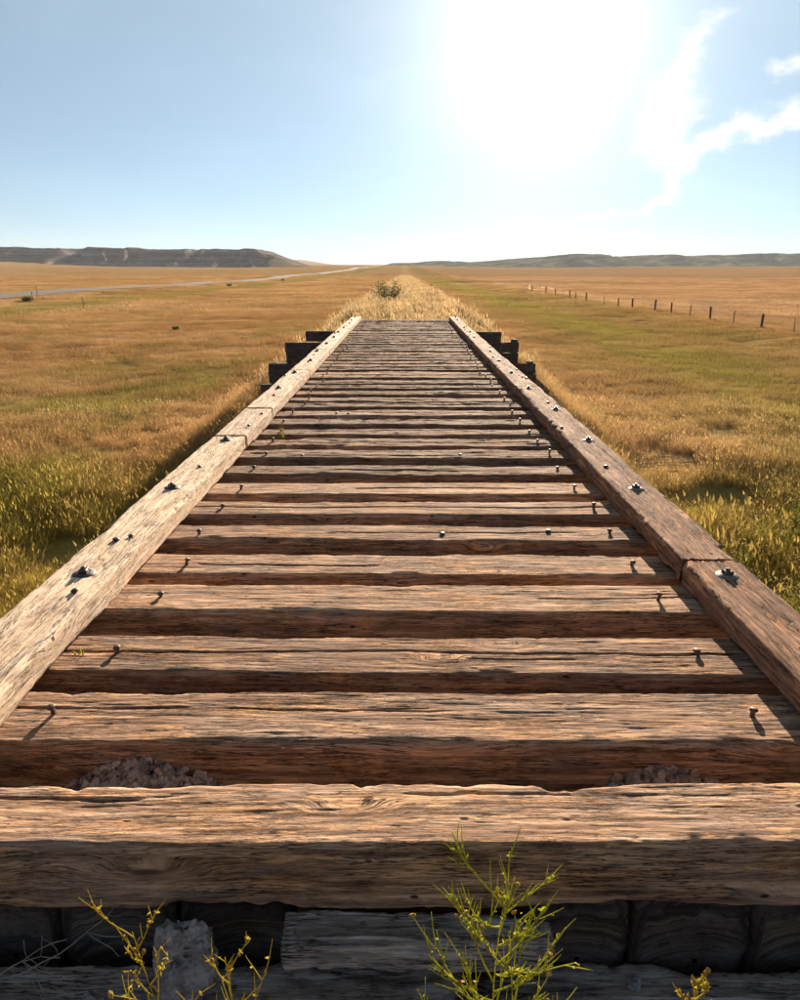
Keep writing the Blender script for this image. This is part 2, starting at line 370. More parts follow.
M_ROAD, t, b = material('asphalt')
pos = t.new('ShaderNodeNewGeometry').outputs['Position']
nn = t.noise(pos, 9, 4, .6); n2 = t.noise(t.vm('MULTIPLY', pos, (.8, .05, 1)), 1, 4)
setb(t, b, t.mix(t.mr(t.m('ADD', t.m('MULTIPLY', nn, .5), t.m('MULTIPLY', n2, .5)), .35, .65), (.15, .125, .108), (.21, .178, .155)), .95, .05, t.bump(nn, .4, .01))
M_PAINT, t, b = material('road_paint')
nn = t.noise(t.new('ShaderNodeNewGeometry').outputs['Position'], 3, 4, .6)
setb(t, b, t.mix(t.mr(nn, .45, .65), (.55, .53, .48), (.25, .24, .22)), .8)
M_WATER, t, b = material('pond_water')
nn = t.noise(t.new('ShaderNodeNewGeometry').outputs['Position'], 3, 3, .6)
setb(t, b, (.17, .17, .185), .9, .02, t.bump(nn, .3, .02))

# ------------------------------------------------------------------ terrain
Y_STEP = 18.25
Y_NEAR, Y_FAR = 1.22, 18.05          # front of the first tie, bridge end
def height(x, y):
    x = np.asarray(x, float); y = np.asarray(y, float)
    r = np.hypot(x, y)
    far = 8.6e-6 * np.minimum(r, 1000) ** 2 + np.maximum(r - 1000, 0) * .0086
    far = far * (1 + .8 * sstep(-560, -1000, x) - .25 * sstep(0, 200, x))
    z = far + .10 * fbm(x / 9, y / 9, 0, 3, 4) + .55 * fbm(x / 70, y / 70, 0, 5, 3) * sstep(15, 60, r) \
        + 2.2 * fbm(x / 420, y / 420, 0, 8, 3) * sstep(200, 700, r)
    # gully that the bridge spans
    yy = y + .8 * fbm(x / 11, 0 * y, 0, 21, 2)
    gd = sstep(1.5, 7.5, yy) * (1 - sstep(11.0, 18.5, yy)) * (1 - sstep(18, 34, np.abs(x)))
    z = z - .85 * gd
    # swell under the fence
    z = z + .45 * np.exp(-((x - 25) / 4.5) ** 2) * sstep(25, 45, y)
    # road bed
    rb = 1 - sstep(5.5, 9, np.abs(x + 62))
    zr = far + .45 + .55 * fbm(np.full_like(x, -62.0) / 70, y / 70, 0, 5, 2) * sstep(15, 60, r)
    z = z * (1 - rb) + zr * rb
    # pond flat
    pr = np.hypot((x - 26) / 22, (y - 262) / 16); pm = 1 - sstep(.9, 1.5, pr)
    z = z * (1 - pm) + .35 * pm
    # embankments before and behind the bridge
    ax = np.abs(x) + .35 * fbm(x / 2.5, y / 2.5, 0, 33, 3)
    crown = ZD - .50 - .10 * np.abs(x) / 3 + .05 * fbm(x / 1.2, y / 1.2, 0, 35, 3)
    side = np.maximum(ax - 1.9, 0) / 1.55
    sink = np.maximum(y - 60, 0) * .0020
    ef = crown - side - sink
    front = 1.35 * (1 - sstep(2.7, 4.0, np.abs(x))) + np.maximum(Y_STEP - .35 - y, 0) / 3.6
    ef = ef - front * (y < Y_STEP)
    en = crown - .12 - side - np.where(y > 1.02, .55 + (y - 1.02) / 1.3, 0)
    k = np.where(y > 9.5, ef, en)
    d = .5
    h = np.clip(.5 + .5 * (k - z) / d, 0, 1)                      # smooth union
    return z * (1 - h) + k * h + d * h * (1 - h)
def H1(x, y): return float(height(np.array([x]), np.array([y]))[0])

def axis(fine_lo, fine_hi, step, lo, hi, grow=1.07):
    a = list(np.arange(fine_lo, fine_hi + 1e-6, step))
    s = step
    while a[-1] < hi: s *= grow; a.append(a[-1] + s)
    s = step
    while a[0] > lo: s *= grow; a.insert(0, a[0] - s)
    return np.array(a)
gxs = axis(-14, 14, .22, -5200, 5200, 1.055)
gxs = np.sort(np.unique(np.concatenate([gxs, np.arange(-72, -51.9, 1.0)])))
gys = np.unique(np.concatenate([axis(-2, 24, .22, -250, 6500, 1.045), [Y_STEP - .002, Y_STEP + .002, 1.019, 1.022]]))
GX, GY = np.meshgrid(gxs, gys, indexing='ij')
GZ = height(GX, GY)
ground = obj('ground', mesh_grid('ground', np.stack([GX, GY, GZ], -1)[:, ::-1], M_GROUND)); tag(ground, kind='structure')

def sheet(name, cx, half, y0, y1, n, lift, mat):
    ys = y0 * (y1 / y0) ** np.linspace(0, 1, n); xs = np.array([-half, -half / 3, half / 3, half])
    X = np.stack([cx + q + 0 * ys for q in xs], 1); Y = np.repeat(ys[:, None], 4, 1)
    Z = height(X * 0 - 62, Y) + lift - .02 * np.abs(X + 62) / 4
    return mesh_grid(name, np.stack([X, Y, Z], -1)[:, ::-1], mat)
road = tag(obj('road', sheet('road', -62, 4.4, 12, 2600, 260, .07, M_ROAD)), kind='structure')
for nm, cx in (('road_edge_line', -66.0), ('road_edge_line', -58.0), ('road_centre_line', -62.0)):
    obj(nm, sheet(nm, cx, .09, 12, 1200, 200, .10, M_PAINT), road)
ang = np.linspace(0, 2 * np.pi, 49)[:-1]
pv = [(26 + (9 + 2 * math.sin(3 * a)) * math.cos(a), 262 + (7 + 2 * math.sin(2 * a + 1)) * math.sin(a), .42) for a in ang]
tag(obj('pond', mesh_np('pond', pv, [tuple(range(48))], M_WATER)), kind='structure')

# bluffs and hills
M_BLUFF, t, b = material('bluff_clay')
pos = t.new('ShaderNodeNewGeometry').outputs['Position']; px_, py_, pz_ = t.sep(pos)
nz = t.new('ShaderNodeNewGeometry').outputs['Normal']; nzz = t.sep(nz)[2]
st = t.noise(t.xyz(t.m('MULTIPLY', px_, .004), t.m('MULTIPLY', py_, .004), t.m('MULTIPLY', pz_, .22)), 1, 4, .6)
nn = t.noise(pos, .03, 5, .65)
cl_ = t.ramp(t.m('ADD', t.m('MULTIPLY', st, .7), t.m('MULTIPLY', nn, .3)), [(.38, (.085, .070, .072)), (.5, (.17, .142, .14)), (.62, (.31, .265, .255))])
cl_ = t.mix(t.m('MULTIPLY', t.mr(nzz, .90, .99), .9), cl_, (.17, .13, .07))
setb(t, b, cl_, 1.0, 0.0, t.bump(nn, .6, 2.0))
M_HILL, t, b = material('hill_sage')
pos = t.new('ShaderNodeNewGeometry').outputs['Position']
nn = t.noise(pos, .012, 6, .65); n2 = t.noise(t.vm('ADD', pos, (300, 90, 0)), .035, 5, .6)
hc = t.ramp(nn, [(.40, (.045, .060, .034)), (.52, (.095, .108, .060)), (.62, (.215, .195, .125))])
hc = t.mix(t.m('MULTIPLY', t.mr(n2, .55, .68), .6), hc, (.20, .155, .10))
setb(t, b, hc, 1.0, 0.0, t.bump(nn, .5, 3.0))

def ridge(name, D, prof, depth, mat, seed, lobes, x0, x1, steep, nx=420, ny=90, extra=0):
    """a range of hills whose skyline follows prof (photo columns, rows); kept at true size at distance D"""
    De = D + steep * .9; mx = De * math.cos(PITCH) / F; mz = De * math.cos(PITCH) ** 2 / F
    xs = np.linspace(x0, x1, nx); ys = np.linspace(0, 1, ny) ** 1.3 * depth - depth * .18
    X, Y = np.meshgrid((xs - XV) * mx, ys, indexing='ij')
    top = np.interp(xs, [p[0] for p in prof], [(YH - p[1]) * mz for p in prof])[:, None] + ZD + HC
    base = height(X, Y + D)
    lob = lobes * (fbm(X / (lobes * 3.0), 0 * X, 0, seed, 3, .6))
    rid = 1 - 1.5 * np.abs(vnoise(X / (lobes * .4) + .6 * vnoise(X / 60, Y / 60, 0, seed + 3), Y / (lobes * 4.), 0, seed + 9))
    d = Y - lob * .6 + (rid - .45) * lobes * .9
    tt = np.clip(d / steep, 0, 1)
    pf = np.where(tt < .55, tt / .55 * .42, .42 + (tt - .55) / .45 * .58)
    pf = pf * .8 + .2 * sstep(0, 1, tt)
    rough = 1 + .05 * fbm(X / 45, Y / 45, 0, seed + 5, 4)
    hh = np.maximum(top - base, 0)
    Z = base - 1.5 + (hh + 1.5) * pf * np.where(pf > .97, 1, rough) + .022 * hh * fbm(X / 30, Y / 30, 0, seed + 11, 3) * (pf > .3)
    Yw = Y + D
    edge = sstep(0, .06, (ys - ys[0]) / (ys[-1] - ys[0]))[None, :] 
    Z = np.where(edge < .02, base - 3, Z)
    return mesh_grid(name, np.stack([X, Yw, Z], -1)[:, ::-1], mat)
bl = ridge('bluff', 1500, [(-900, 243), (-300, 246), (-60, 247), (20, 247), (38, 248.5), (60, 248), (85, 246.5), (110, 247.5), (128, 247), (142, 249.5),
           (160, 249), (205, 248.5), (235, 247.8), (255, 249), (268, 254.5), (285, 261), (305, 268), (330, 272)], 420, M_BLUFF, 3, 75, -900, 330, 130, 560, 110)
tag(obj('bluff', bl), kind='structure')
h1 = ridge('hill', 2600, [(365, 272), (380, 266), (392, 262.8), (410, 262.5), (432, 260.8), (450, 260.5), (470, 262), (500, 259.8), (520, 258), (548, 256.2), (575, 253.7), (600, 254),
           (625, 256.5), (645, 254.8), (665, 254), (690, 255.4), (715, 254.6), (740, 254.8), (765, 253), (790, 253.8), (830, 252), (900, 254), (1100, 250), (1500, 252)],
           900, M_HILL, 12, 150, 360, 1500, 420, 480, 80)
tag(obj('hill', h1), kind='structure')
h2 = ridge('hill', 4200, [(280, 271), (300, 268.6), (330, 268.2), (360, 268.3), (385, 268), (420, 268.5), (450, 271)], 900, M_HILL, 22, 150, 270, 460, 420, 120, 40)
tag(obj('hill', h2), kind='structure')

# ------------------------------------------------------------------ timbers
def timber_mesh(name, L, Wd, Ht, nx, nt, ns, seed, mat, r0=.012, wear=.02, wave=.006, groove=.003, cracks=(), chips=.0, bow=.0, end_rag=.012):
    """squared timber along local X, underside at z=0; worn corners, raised grain, checks"""
    # perimeter: top (from back to front), front, bottom, back
    ty = np.linspace(Wd / 2, -Wd / 2, nt, endpoint=False); fz = np.linspace(Ht, 0, ns, endpoint=False)
    by = np.linspace(-Wd / 2, Wd / 2, 5, endpoint=False); bz = np.linspace(0, Ht, max(4, ns // 2), endpoint=False)
    py = np.concatenate([ty, np.full(ns, -Wd / 2), by, np.full(len(bz), Wd / 2)])
    pz = np.concatenate([np.full(nt, Ht), fz, np.zeros(5), bz])
    xs = np.linspace(-L / 2, L / 2, nx)
    X, PY = np.meshgrid(xs, py, indexing='ij'); PZ = np.broadcast_to(pz, X.shape).copy()
    zc = PZ - Ht / 2
    sy = np.sign(PY); sz = np.sign(zc)
    wn = np.clip(.5 + .9 * fbm(X * 2.2, sy * 3.1, sz * 2.3, seed, 4, .6), 0, 1.6)
    r = r0 + wear * wn ** 2
    if chips: r = r + chips * .7 * sstep(.35, .95, fbm(X * 3.1 + 9, sy * 5.5, sz * 4, seed + 4, 5, .6)) + .006 * np.maximum(0, fbm(X * 22, sy * 5.5, sz * 4, seed + 6, 3))
    r = np.minimum(r, min(Wd, Ht) * .45)
    iy = np.clip(PY, -(Wd / 2 - r), Wd / 2 - r); iz = np.clip(zc, -(Ht / 2 - r), Ht / 2 - r)
    dy, dz = PY - iy, zc - iz; dl = np.hypot(dy, dz) + 1e-9
    ny_, nz_ = dy / dl, dz / dl
    Yv, Zv = iy + ny_ * r, iz + nz_ * r
    v = Yv + Zv + .012 * fbm(X * .9, Yv * 3, Zv * 3, seed + 1, 2)
    disp = wave * fbm(X * 1.9, Yv * 9, Zv * 9, seed + 2, 5, .55)
    gr = fbm(X * 6, v * 85, 0, seed + 3, 4, .65)
    disp += groove * gr
    ch = np.abs(fbm(X * 2.6, v * 50, 0, seed + 7, 2)); msk = sstep(.05, .45, fbm(X * 3.5, v * 16, 0, seed + 8, 3))
    disp -= groove * 1.6 * (1 - sstep(.0, .16, ch)) * msk
    ontop = (nz_ > .5)
    for (yc, x0, x1, wd, dp) in cracks:
        path = yc + .008 * fbm(X * 3.0, 0 * X, 0, seed + 31, 5, .6)
        mk = sstep(x0 - .03, x0 + .08, X) * (1 - sstep(x1 - .08, x1 + .03, X))
        disp -= ontop * dp * mk * np.exp(-((Yv - path) / wd) ** 2)
    Yv = Yv + ny_ * disp; Zv = Zv + nz_ * disp
    Zv = Zv + bow * (1 - (2 * X / L) ** 2) + Ht / 2
    e = np.zeros_like(X); e[0] = 1; e[-1] = -1
    Xo = X + e * end_rag * (1 + fbm(Yv * 30, Zv * 30, seed, seed, 3))
    P = np.stack([Xo, Yv, Zv], -1)
    n = len(py)
    # end caps: shrink rings
    caps0 = [P[0]]; caps1 = [P[-1]]
    ctr = np.array([0, 0, Ht / 2])
    for s in (.66, .33, .04):
        for lst, end in ((caps0, P[0]), (caps1, P[-1])):
            q = end.copy(); cc = np.array([end[:, 0].mean(), end[:, 1].mean(), end[:, 2].mean()])
            q = cc + (q - cc) * s
            q[:, 0] = cc[0] + .006 * vnoise(q[:, 1] * 45, q[:, 2] * 45, 0, seed + 77)
            lst.append(q)
    A = np.concatenate([np.array(caps0[1:])[::-1], P, np.array(caps1[1:])], 0)
    return mesh_grid(name, A, mat, closed_u=True)

YG0 = H1(-6, 10)
bridge = thing('timber_trestle_bridge', 'old timber railway bridge deck of weathered ties between two long guard timbers', 'bridge', (0, 9.6, 0))
BO = Vector((0, 9.6, 0))
def bpart(name, me, loc, rot=(0, 0, 0), parent=None):
    return obj(name, me, parent or bridge, Vector(loc) - (BO if parent is None else Vector((0, 0, 0))), rot)

# spike: square shank with an offset, domed head
def spike_geo(hh):
    V, Fc = [], []
    s = .0085
    sh = [(-s, -s, -.03), (s, -s, -.03), (s, s, -.03), (-s, s, -.03), (-s, -s, hh), (s, -s, hh), (s, s, hh), (-s, s, hh)]
    f = [(3, 2, 1, 0), (0, 1, 5, 4), (1, 2, 6, 5), (2, 3, 7, 6), (3, 0, 4, 7)]
    hd = lathe_geo([(.010, hh - .004), (.0185, hh + .002), (.0195, hh + .010), (.014, hh + .016), (.005, hh + .018)], 10, .005, 0)
    return join_geo([(sh, f), hd])
SP = [mesh_np('spike', *spike_geo(h), M_SPIKE, False) for h in (.030, .040, .024)]
NAIL = mesh_np('nail', *lathe_geo([(.006, -.02), (.006, .003), (.0125, .004), (.0135, .009), (.009, .013), (.002, .0145)], 10), M_NUT, False)
def nut_geo():
    a = lathe_geo([(.0245, .010), (.0260, .012), (.0260, .027), (.022, .030)], 4)
    bb = lathe_geo([(.0100, .028), (.0100, .040), (.007, .043)], 10)
    return join_geo([a, bb])
WASH = mesh_np('washer', *lathe_geo([(.048, -.004), (.050, .003), (.044, .007), (.032, .012), (.016, .013)], 24), M_WASH, False)
WASHL = WASH.copy(); WASHL.materials[0] = M_NUT
NUT = mesh_np('nut', *nut_geo(), M_NUT, False)

SPC = .3665
fronts = {0: 845, 1: 743, 2: 674, 3: 613, 4: 573.5, 5: 540, 6: 515.5, 7: 494.3}
def ydist(py, h=HC):
    zc_ = F * h / math.cos(PITCH) / (py - YH); return (zc_ - h * math.sin(PITCH)) / math.cos(PITCH)
NT_TIES = 47
TH = .185
far_meshes = [timber_mesh('tie', 2.82, .225, TH, 150, 18, 8, 300 + i, M_TIE if i % 3 == 0 else M_TIE2, .008, .015, .006, .003,
              cracks=[(random.uniform(-.06, .06), random.uniform(-1.3, -.3), random.uniform(.2, 1.3), .006, .02)], chips=.02) for i in range(9)]
near_spec = {   # width, mesh columns, top rows, checks (across, from, to, half width, depth)
    0: (.195, 560, 72, [(.045, -1.0, -.62, .0035, .012), (.062, .02, .42, .003, .010)]),
    1: (.235, 520, 84, [(.03, -1.3, -.62, .0035, .014), (.02, -.5, .1, .0025, .008)]),
    2: (.232, 480, 80, [(.005, -1.3, 1.3, .0040, .022), (-.03, .2, .55, .003, .010)]),
    3: (.231, 440, 60, [(.0, .5, 1.2, .003, .010)]),
    4: (.228, 400, 44, [(-.02, -.9, -.1, .004, .012)]),
    5: (.205, 360, 36, [(.0, -.4, .8, .004, .012)]),
    6: (.225, 320, 34, [(.0, -1.2, 1.2, .005, .020)]),
    7: (.225, 300, 32, [(.01, -.3, .7, .005, .016)]),
}
for i in range(NT_TIES):
    jit = random.uniform(-.012, .012)
    if i in near_spec:
        wd, nx, nt, cr = near_spec[i]
        mat = M_TIE if i not in (3,) else M_TIE
        me = timber_mesh('tie', 2.86, wd, TH, nx, nt, 26 if i < 3 else 16, 100 + i * 7, mat, .007, .016 if i else .022, .0022, .0009,
                         cracks=cr, chips=.03 if i else .045)
        y = ydist(fronts[i]) + wd / 2; wdt = wd
    else:
        me = far_meshes[(i * 5 + i // 9) % 9]; wdt = .225
        y = 1.214 + i * SPC + wdt / 2 + jit
    flip = 0 if (i in near_spec or random.random() < .5) else math.pi
    zt = ZD - TH + (random.uniform(-.008, .006) if i not in (0, 1) else 0)
    rz = random.uniform(-.006, .006) if i else .004
    ry = 0 if i else -.006
    tie = bpart('tie', me, (random.uniform(-.02, .02), y, zt), (0, ry, flip + rz))
    for sx in (-1, 1):
        sxp = sx * (.965 + random.uniform(-.03, .025)) * (-1 if flip else 1)
        sp = obj('spike', SP[(i * 2 + sx) % 3], tie, (sxp, random.uniform(-.04, .03) * (1 if i > 2 else .4), TH - .004),
                 (random.uniform(-.22, .22), random.uniform(-.25, .25), random.uniform(0, 6.28)), .62)
    if i % 4 == 1 and i > 4:
        for q in range(random.choice((1, 2))):
            obj('nail', NAIL, tie, (random.uniform(-.75, .75), random.uniform(-.06, .06), TH - .003), (random.uniform(-.1, .1), random.uniform(-.1, .1), 0))

# guard timbers, laid end to end with open joints
GH, GW = .100, .225
def guard(sx, y0, y1, mat, seed, near):
    L = y1 - y0 - (.034 if sx < 0 else .008)
    nx = int(L * (105 if near else 45)); nt = 44 if near else 22
    cr = [(random.uniform(-.07, .07), -L / 2 + random.uniform(0, L * .6), L / 2 - random.uniform(0, L * .4), .0035, .010) for _ in range(2)]
    me = timber_mesh('guard_timber', L, GW, GH, nx, nt, 16 if near else 8, seed, mat, .006, .012 if sx < 0 else .02, .0025, .0009, cracks=cr, chips=.022 if sx < 0 else .045, end_rag=.008)
    g = bpart('guard_timber', me, (sx * (1.1 + GW / 2) + random.uniform(-.006, .006), (y0 + y1) / 2, ZD + .003), (0, 0, math.pi / 2 + random.uniform(-.0015, .0015)))
    # local x runs along the bridge (+y world), local y = -x world
    yb = 2.415 - 3 * SPC
    while yb < y1 - .1:
        if yb > y0 + .1:
            lx, ly = yb - (y0 + y1) / 2, random.uniform(-.035, .02) * sx
            tilt = (random.uniform(-.05, .05), random.uniform(-.05, .05), random.uniform(0, 1.5))
            obj('washer', WASH if sx > 0 else WASHL, g, (lx, ly, GH - .003), tilt, .85)
            obj('nut', NUT, g, (lx, ly, GH - .001), (tilt[0], tilt[1], random.uniform(0, 1.5)), (.85, .85, .7))
        for q in range(random.choice((1, 1, 2))):
            yn = yb + random.uniform(.15, .95)
            if y0 + .08 < yn < y1 - .08:
                obj('nail', NAIL, g, (yn - (y0 + y1) / 2, random.uniform(-.09, .09), GH - .002), (random.uniform(-.15, .15), random.uniform(-.15, .15), 0), random.uniform(.8, 1.25))
        yb += 3 * SPC
    return g
jl = [1.05, 4.74, 5.76, 8.15, 10.4, 14.3, 18.15]; jr = [1.05, 2.56, 6.95, 11.3, 15.6, 18.15]
for i in range(len(jl) - 1): guard(-1, jl[i], jl[i + 1], M_GL, 500 + i, i < 2)
for i in range(len(jr) - 1): guard(1, jr[i], jr[i + 1], M_GR, 600 + i, i < 2)

# stringers, caps and piles under the deck
ST_H = .40
bents = [1.75, 7.1, 12.4, 17.75]
st_me = [timber_mesh('stringer', L, .265, ST_H, 60, 8, 10, 700 + k, M_UND, .008, .02, .008, .003) for k, L in enumerate((5.86, 5.29, 5.65))]
for sx in (-1, 1):
    for k in range(3):
        x = sx * (.39 + k * .282)
        for s, (a, b_) in enumerate(((1.235, 7.1), (7.105, 12.4), (12.41, 18.06))):
            bpart('stringer', st_me[s], (x, (a + b_) / 2, ZD - TH - ST_H - .012 - .004 * (k % 2)), (0, 0, math.pi / 2))
cap_me = timber_mesh('cap', 3.9, .30, .32, 50, 8, 8, 730, M_UND, .01, .02, .008, .003)
pile_me = None
def pile_mesh(L):
    n, m_ = 14, 16
    a = np.linspace(0, 2 * np.pi, n, endpoint=False); zz = np.linspace(0, -L, m_)
    rr = .155 - .02 * (zz / -L)
    Pp = np.stack([rr[:, None] * np.cos(a) * (1 + .05 * vnoise(zz[:, None] * 1.5, np.cos(a) * 2, np.sin(a) * 2, 9)),
                   rr[:, None] * np.sin(a) * np.ones((m_, 1)), zz[:, None] * np.ones((1, n))], -1)
    return mesh_grid('pile', Pp[::-1], M_UND, closed_u=True)
pile_me = pile_mesh(4.2)
for yb in bents:
    zc0 = ZD - TH - ST_H - .014 - .32
    bpart('cap', cap_me, (0, yb, zc0))
    for k, x in enumerate((-1.55, -.8, 0, .8, 1.55)):
        bpart('pile', pile_me, (x, yb, zc0 + .01), (0, -.09 * (x / 1.55) * -1, 0))
    if 3 < yb < 15:
        br = timber_mesh('brace', 3.9, .06, .24, 30, 3, 6, 740, M_UND, .004, .006)
        bpart('brace', br, (0, yb - .21, zc0 - 1.0), (0, .42, 0))

# end wall of planks behind the far piles: stepped courses
pl_h = .268
def pw(px, y): return (px - XV) / F * ((y) * math.cos(PITCH) + (HC + .6) * math.sin(PITCH))
yw = 18.20
courses = [(306, 501, 331), (285, 519, 340.5), (285.5, 519, 351), (267, 537, 361.5), (267, 538, 372), (258, 546, 382)]
zt = ZD - .255
for k, (xl, xr, _) in enumerate(courses):
    a, b_ = pw(xl, yw), pw(xr, yw)
    me = timber_mesh('wing_plank', b_ - a, .10, pl_h - .012, 90, 5, 10, 800 + k, M_PLANK, .006, .008, .004, .002)
    bpart('wing_plank', me, ((a + b_) / 2, yw + random.uniform(-.01, .01), zt - pl_h * (k + 1)), (0, random.uniform(-.003, .003), 0))
for xp, zt_ in ((pw(515, yw), ZD - .255 - pl_h + .06), (pw(290, yw), ZD - .255 - pl_h - .05), (pw(532, yw), ZD - 1.02), (pw(272, yw), ZD - 1.05)):
    pm_ = timber_mesh('wing_post', 2.6, .16, .16, 30, 5, 5, 830, M_PLANK, .01, .01)
    bpart('wing_post', pm_, (xp - .08, yw + .16, zt_ - 1.3), (0, math.pi / 2, 0))

# near end: weathered bulkhead timbers under the first tie
me = timber_mesh('bulkhead_timber', 2.0, .34, .30, 300, 60, 16, 901, M_CAP, .02, .05, .016, .006, cracks=[(.05, -.9, .4, .012, .03), (-.06, -.2, 1.0, .012, .04)], chips=.05)
bpart('bulkhead_timber', me, (-.865, 1.06, ZD - .335 - .30), (.03, .006, .01))
me = timber_mesh('bulkhead_timber', 1.74, .33, .30, 260, 60, 16, 905, M_CAP, .02, .05, .016, .006, cracks=[(.04, -.7, .3, .014, .05)], chips=.06)
bpart('bulkhead_timber', me, (.99, 1.08, ZD - .385 - .30), (.02, -.006, -.008))

# ------------------------------------------------------------------ loose things at the near end
M_ROCK, t, b = material('porous_rock')
tc = t.new('ShaderNodeTexCoord').outputs['Object']
vv = t.vor(tc, 60)['Distance']; nn = t.noise(tc, 25, 5, .65)
setb(t, b, t.mix(t.mr(nn, .35, .65), (.19, .165, .165), (.42, .37, .37)), .95, .15, t.bump(t.m('ADD', vv, t.m('MULTIPLY', nn, 1.2)), 1, .012))
def rock_mesh(name, sx, sy, sz, seed, n=40, mat=None, pit=.10):
    a = np.linspace(0, 2 * np.pi, n * 2, endpoint=False); ph = np.linspace(.03, np.pi - .03, n)
    PH, A = np.meshgrid(ph, a, indexing='ij')
    d = np.stack([np.sin(PH) * np.cos(A), np.sin(PH) * np.sin(A), -np.cos(PH)], -1)
    r = 1 + .28 * fbm(d[..., 0] * 1.6, d[..., 1] * 1.6, d[..., 2] * 1.6, seed, 3) + pit * fbm(d[..., 0] * 7, d[..., 1] * 7, d[..., 2] * 7, seed + 5, 3)
    q = np.sign(d) * np.abs(d) ** .75
    return mesh_grid(name, q * r[..., None] * np.array([sx, sy, sz]), mat or M_ROCK, closed_u=True)
rk = obj('rock', rock_mesh('rock', .062, .045, .112, 41, 70), None, (-.475, 1.135, ZD - .265), (0, .08, .3))
tag(rk, 'grey pitted upright rock wedged under the first tie on the left', 'rock')
rk = obj('rock', rock_mesh('rock', .032, .03, .028, 45), None, (-.69, 1.10, ZD - .352), (0, 0, 1.1))
tag(rk, 'small rough grey rock to the left of the larger upright rock', 'rock')
rk = obj('rock', rock_mesh('rock', .014, .014, .012, 47), None, (.53, 1.19, ZD - .372), (0, 0, 1.1))
tag(rk, 'tiny pinkish stone on the grey timber at right under first tie', 'rock')
sb = timber_mesh('split_board', .60, .085, .085, 220, 36, 30, 911, M_CAP, .006, .02, .008, .006, cracks=[(0, -.3, .3, .01, .03), (.02, -.2, .2, .006, .02)], chips=.03, end_rag=.03)
sbo = obj('split_board', sb, None, (.03, 1.178, ZD - .278), (.04, .035, .02))
tag(sbo, 'short split grey board wedged below the first tie at centre', 'board')

M_GRAV, t, b = material('gravel_stone')
tc = t.new('ShaderNodeTexCoord').outputs['Object']
vv = t.vor(tc, 38); nn = t.noise(tc, 130, 3, .6)
gc = t.ramp(t.sep(vv['Color'])[0], [(0, (.17, .135, .12)), (.4, (.29, .235, .21)), (.7, (.38, .30, .27)), (1, (.48, .42, .40))])
setb(t, b, t.mix(t.mr(nn, .4, .7, 0, .4), gc, (.12, .10, .09)), .9, .2, t.bump(nn, .5, .002))
ico_v = []; phi = (1 + 5 ** .5) / 2
for a_ in (-1, 1):
    for b_ in (-phi, phi): ico_v += [(0, a_, b_), (a_, b_, 0), (b_, 0, a_)]
ico_v = np.array(ico_v) / math.hypot(1, phi)
import bmesh
_bm = bmesh.new(); [_bm.verts.new(v) for v in ico_v]; bmesh.ops.convex_hull(_bm, input=_bm.verts); _bm.verts.ensure_lookup_table(); _bm.verts.index_update()
ico_f = [tuple(v.index for v in f.verts) for f in _bm.faces]; ico_v = np.array([v.co[:] for v in _bm.verts]); _bm.free()
def stones(name, pts, sizes, seed, mat):
    rg = np.random.default_rng(seed); V, Fc = [], []
    for p, s in zip(pts, sizes):
        q = ico_v * (1 + rg.uniform(-.42, .30, (12, 1))) * s * rg.uniform(.45, 1.35, 3)
        rot = np.array(Euler(tuple(rg.uniform(0, 6.28, 3))).to_matrix())
        o = len(V); V += (q @ rot.T + p).tolist(); Fc += [tuple(i + o for i in f) for f in ico_f]
    return mesh_np(name, V, Fc, mat, False)
def gravel(label, xc, yc, hx, hy, ztop, zbase, n, seed):
    rg = np.random.default_rng(seed)
    u = rg.uniform(-1, 1, (n, 2)); 
    x, y = u[:, 0] * hx, u[:, 1] * hy
    hz = np.clip(1 - (np.abs(x) / hx) ** 1.8, 0, 1) * (ztop - zbase) * np.clip(.55 + .45 * (y / hy), 0, 1)
    z = zbase + hz * np.where(rg.random(n) < .72, rg.uniform(.9, 1.0, n), rg.random(n))
    me = stones('gravel', np.stack([x, y, z - zbase], -1), .004 + .017 * rg.random(n) ** 2.2, seed, M_GRAV)
    o = obj('gravel', me, None, (xc, yc, zbase)); tag(o, label, 'gravel', kind='stuff'); return o
gravel('heap of grey broken gravel between the first two ties at left', -.70, 1.475, .27, .085, ZD - .052, ZD - TH - .01, 2200, 1)
gravel('heap of grey broken gravel between the first two ties at right', .69, 1.475, .22, .085, ZD - .068, ZD - TH - .01, 1900, 2)
gravel('thin spill of gravel between the second and third ties at right', .72, 1.865, .15, .05, ZD - .045, ZD - TH - .01, 700, 3)

# ------------------------------------------------------------------ weeds at the near end
def plant_mat(name, c0, c1, trans=.3):
    m, t, b = material(name)
    m.node_tree.nodes.remove(b); out = m.node_tree.nodes['Material Output']
    tc = t.new('ShaderNodeTexCoord').outputs['Object']; nn = t.noise(tc, 14, 3, .6)
    col = t.mix(t.mr(nn, .35, .65), c0, c1)
    d = t.new('ShaderNodeBsdfDiffuse'); tr = t.new('ShaderNodeBsdfTranslucent'); mx = t.new('ShaderNodeMixShader')
    t.l.new(col, d.inputs[0]); t.l.new(col, tr.inputs[0]); mx.inputs[0].default_value = trans
    t.l.new(d.outputs[0], mx.inputs[1]); t.l.new(tr.outputs[0], mx.inputs[2]); t.l.new(mx.outputs[0], out.inputs[0])
    return m
M_WEED = plant_mat('yellow_green_weed', (.36, .37, .030), (.52, .50, .07), .45)
M_WEEDY = plant_mat('yellow_weed', (.42, .33, .030), (.58, .46, .07), .45)
M_BUD = plant_mat('weed_bud', (.35, .20, .06), (.45, .34, .08))
M_DRY = plant_mat('dry_twig', (.26, .21, .17), (.40, .34, .29), .1)
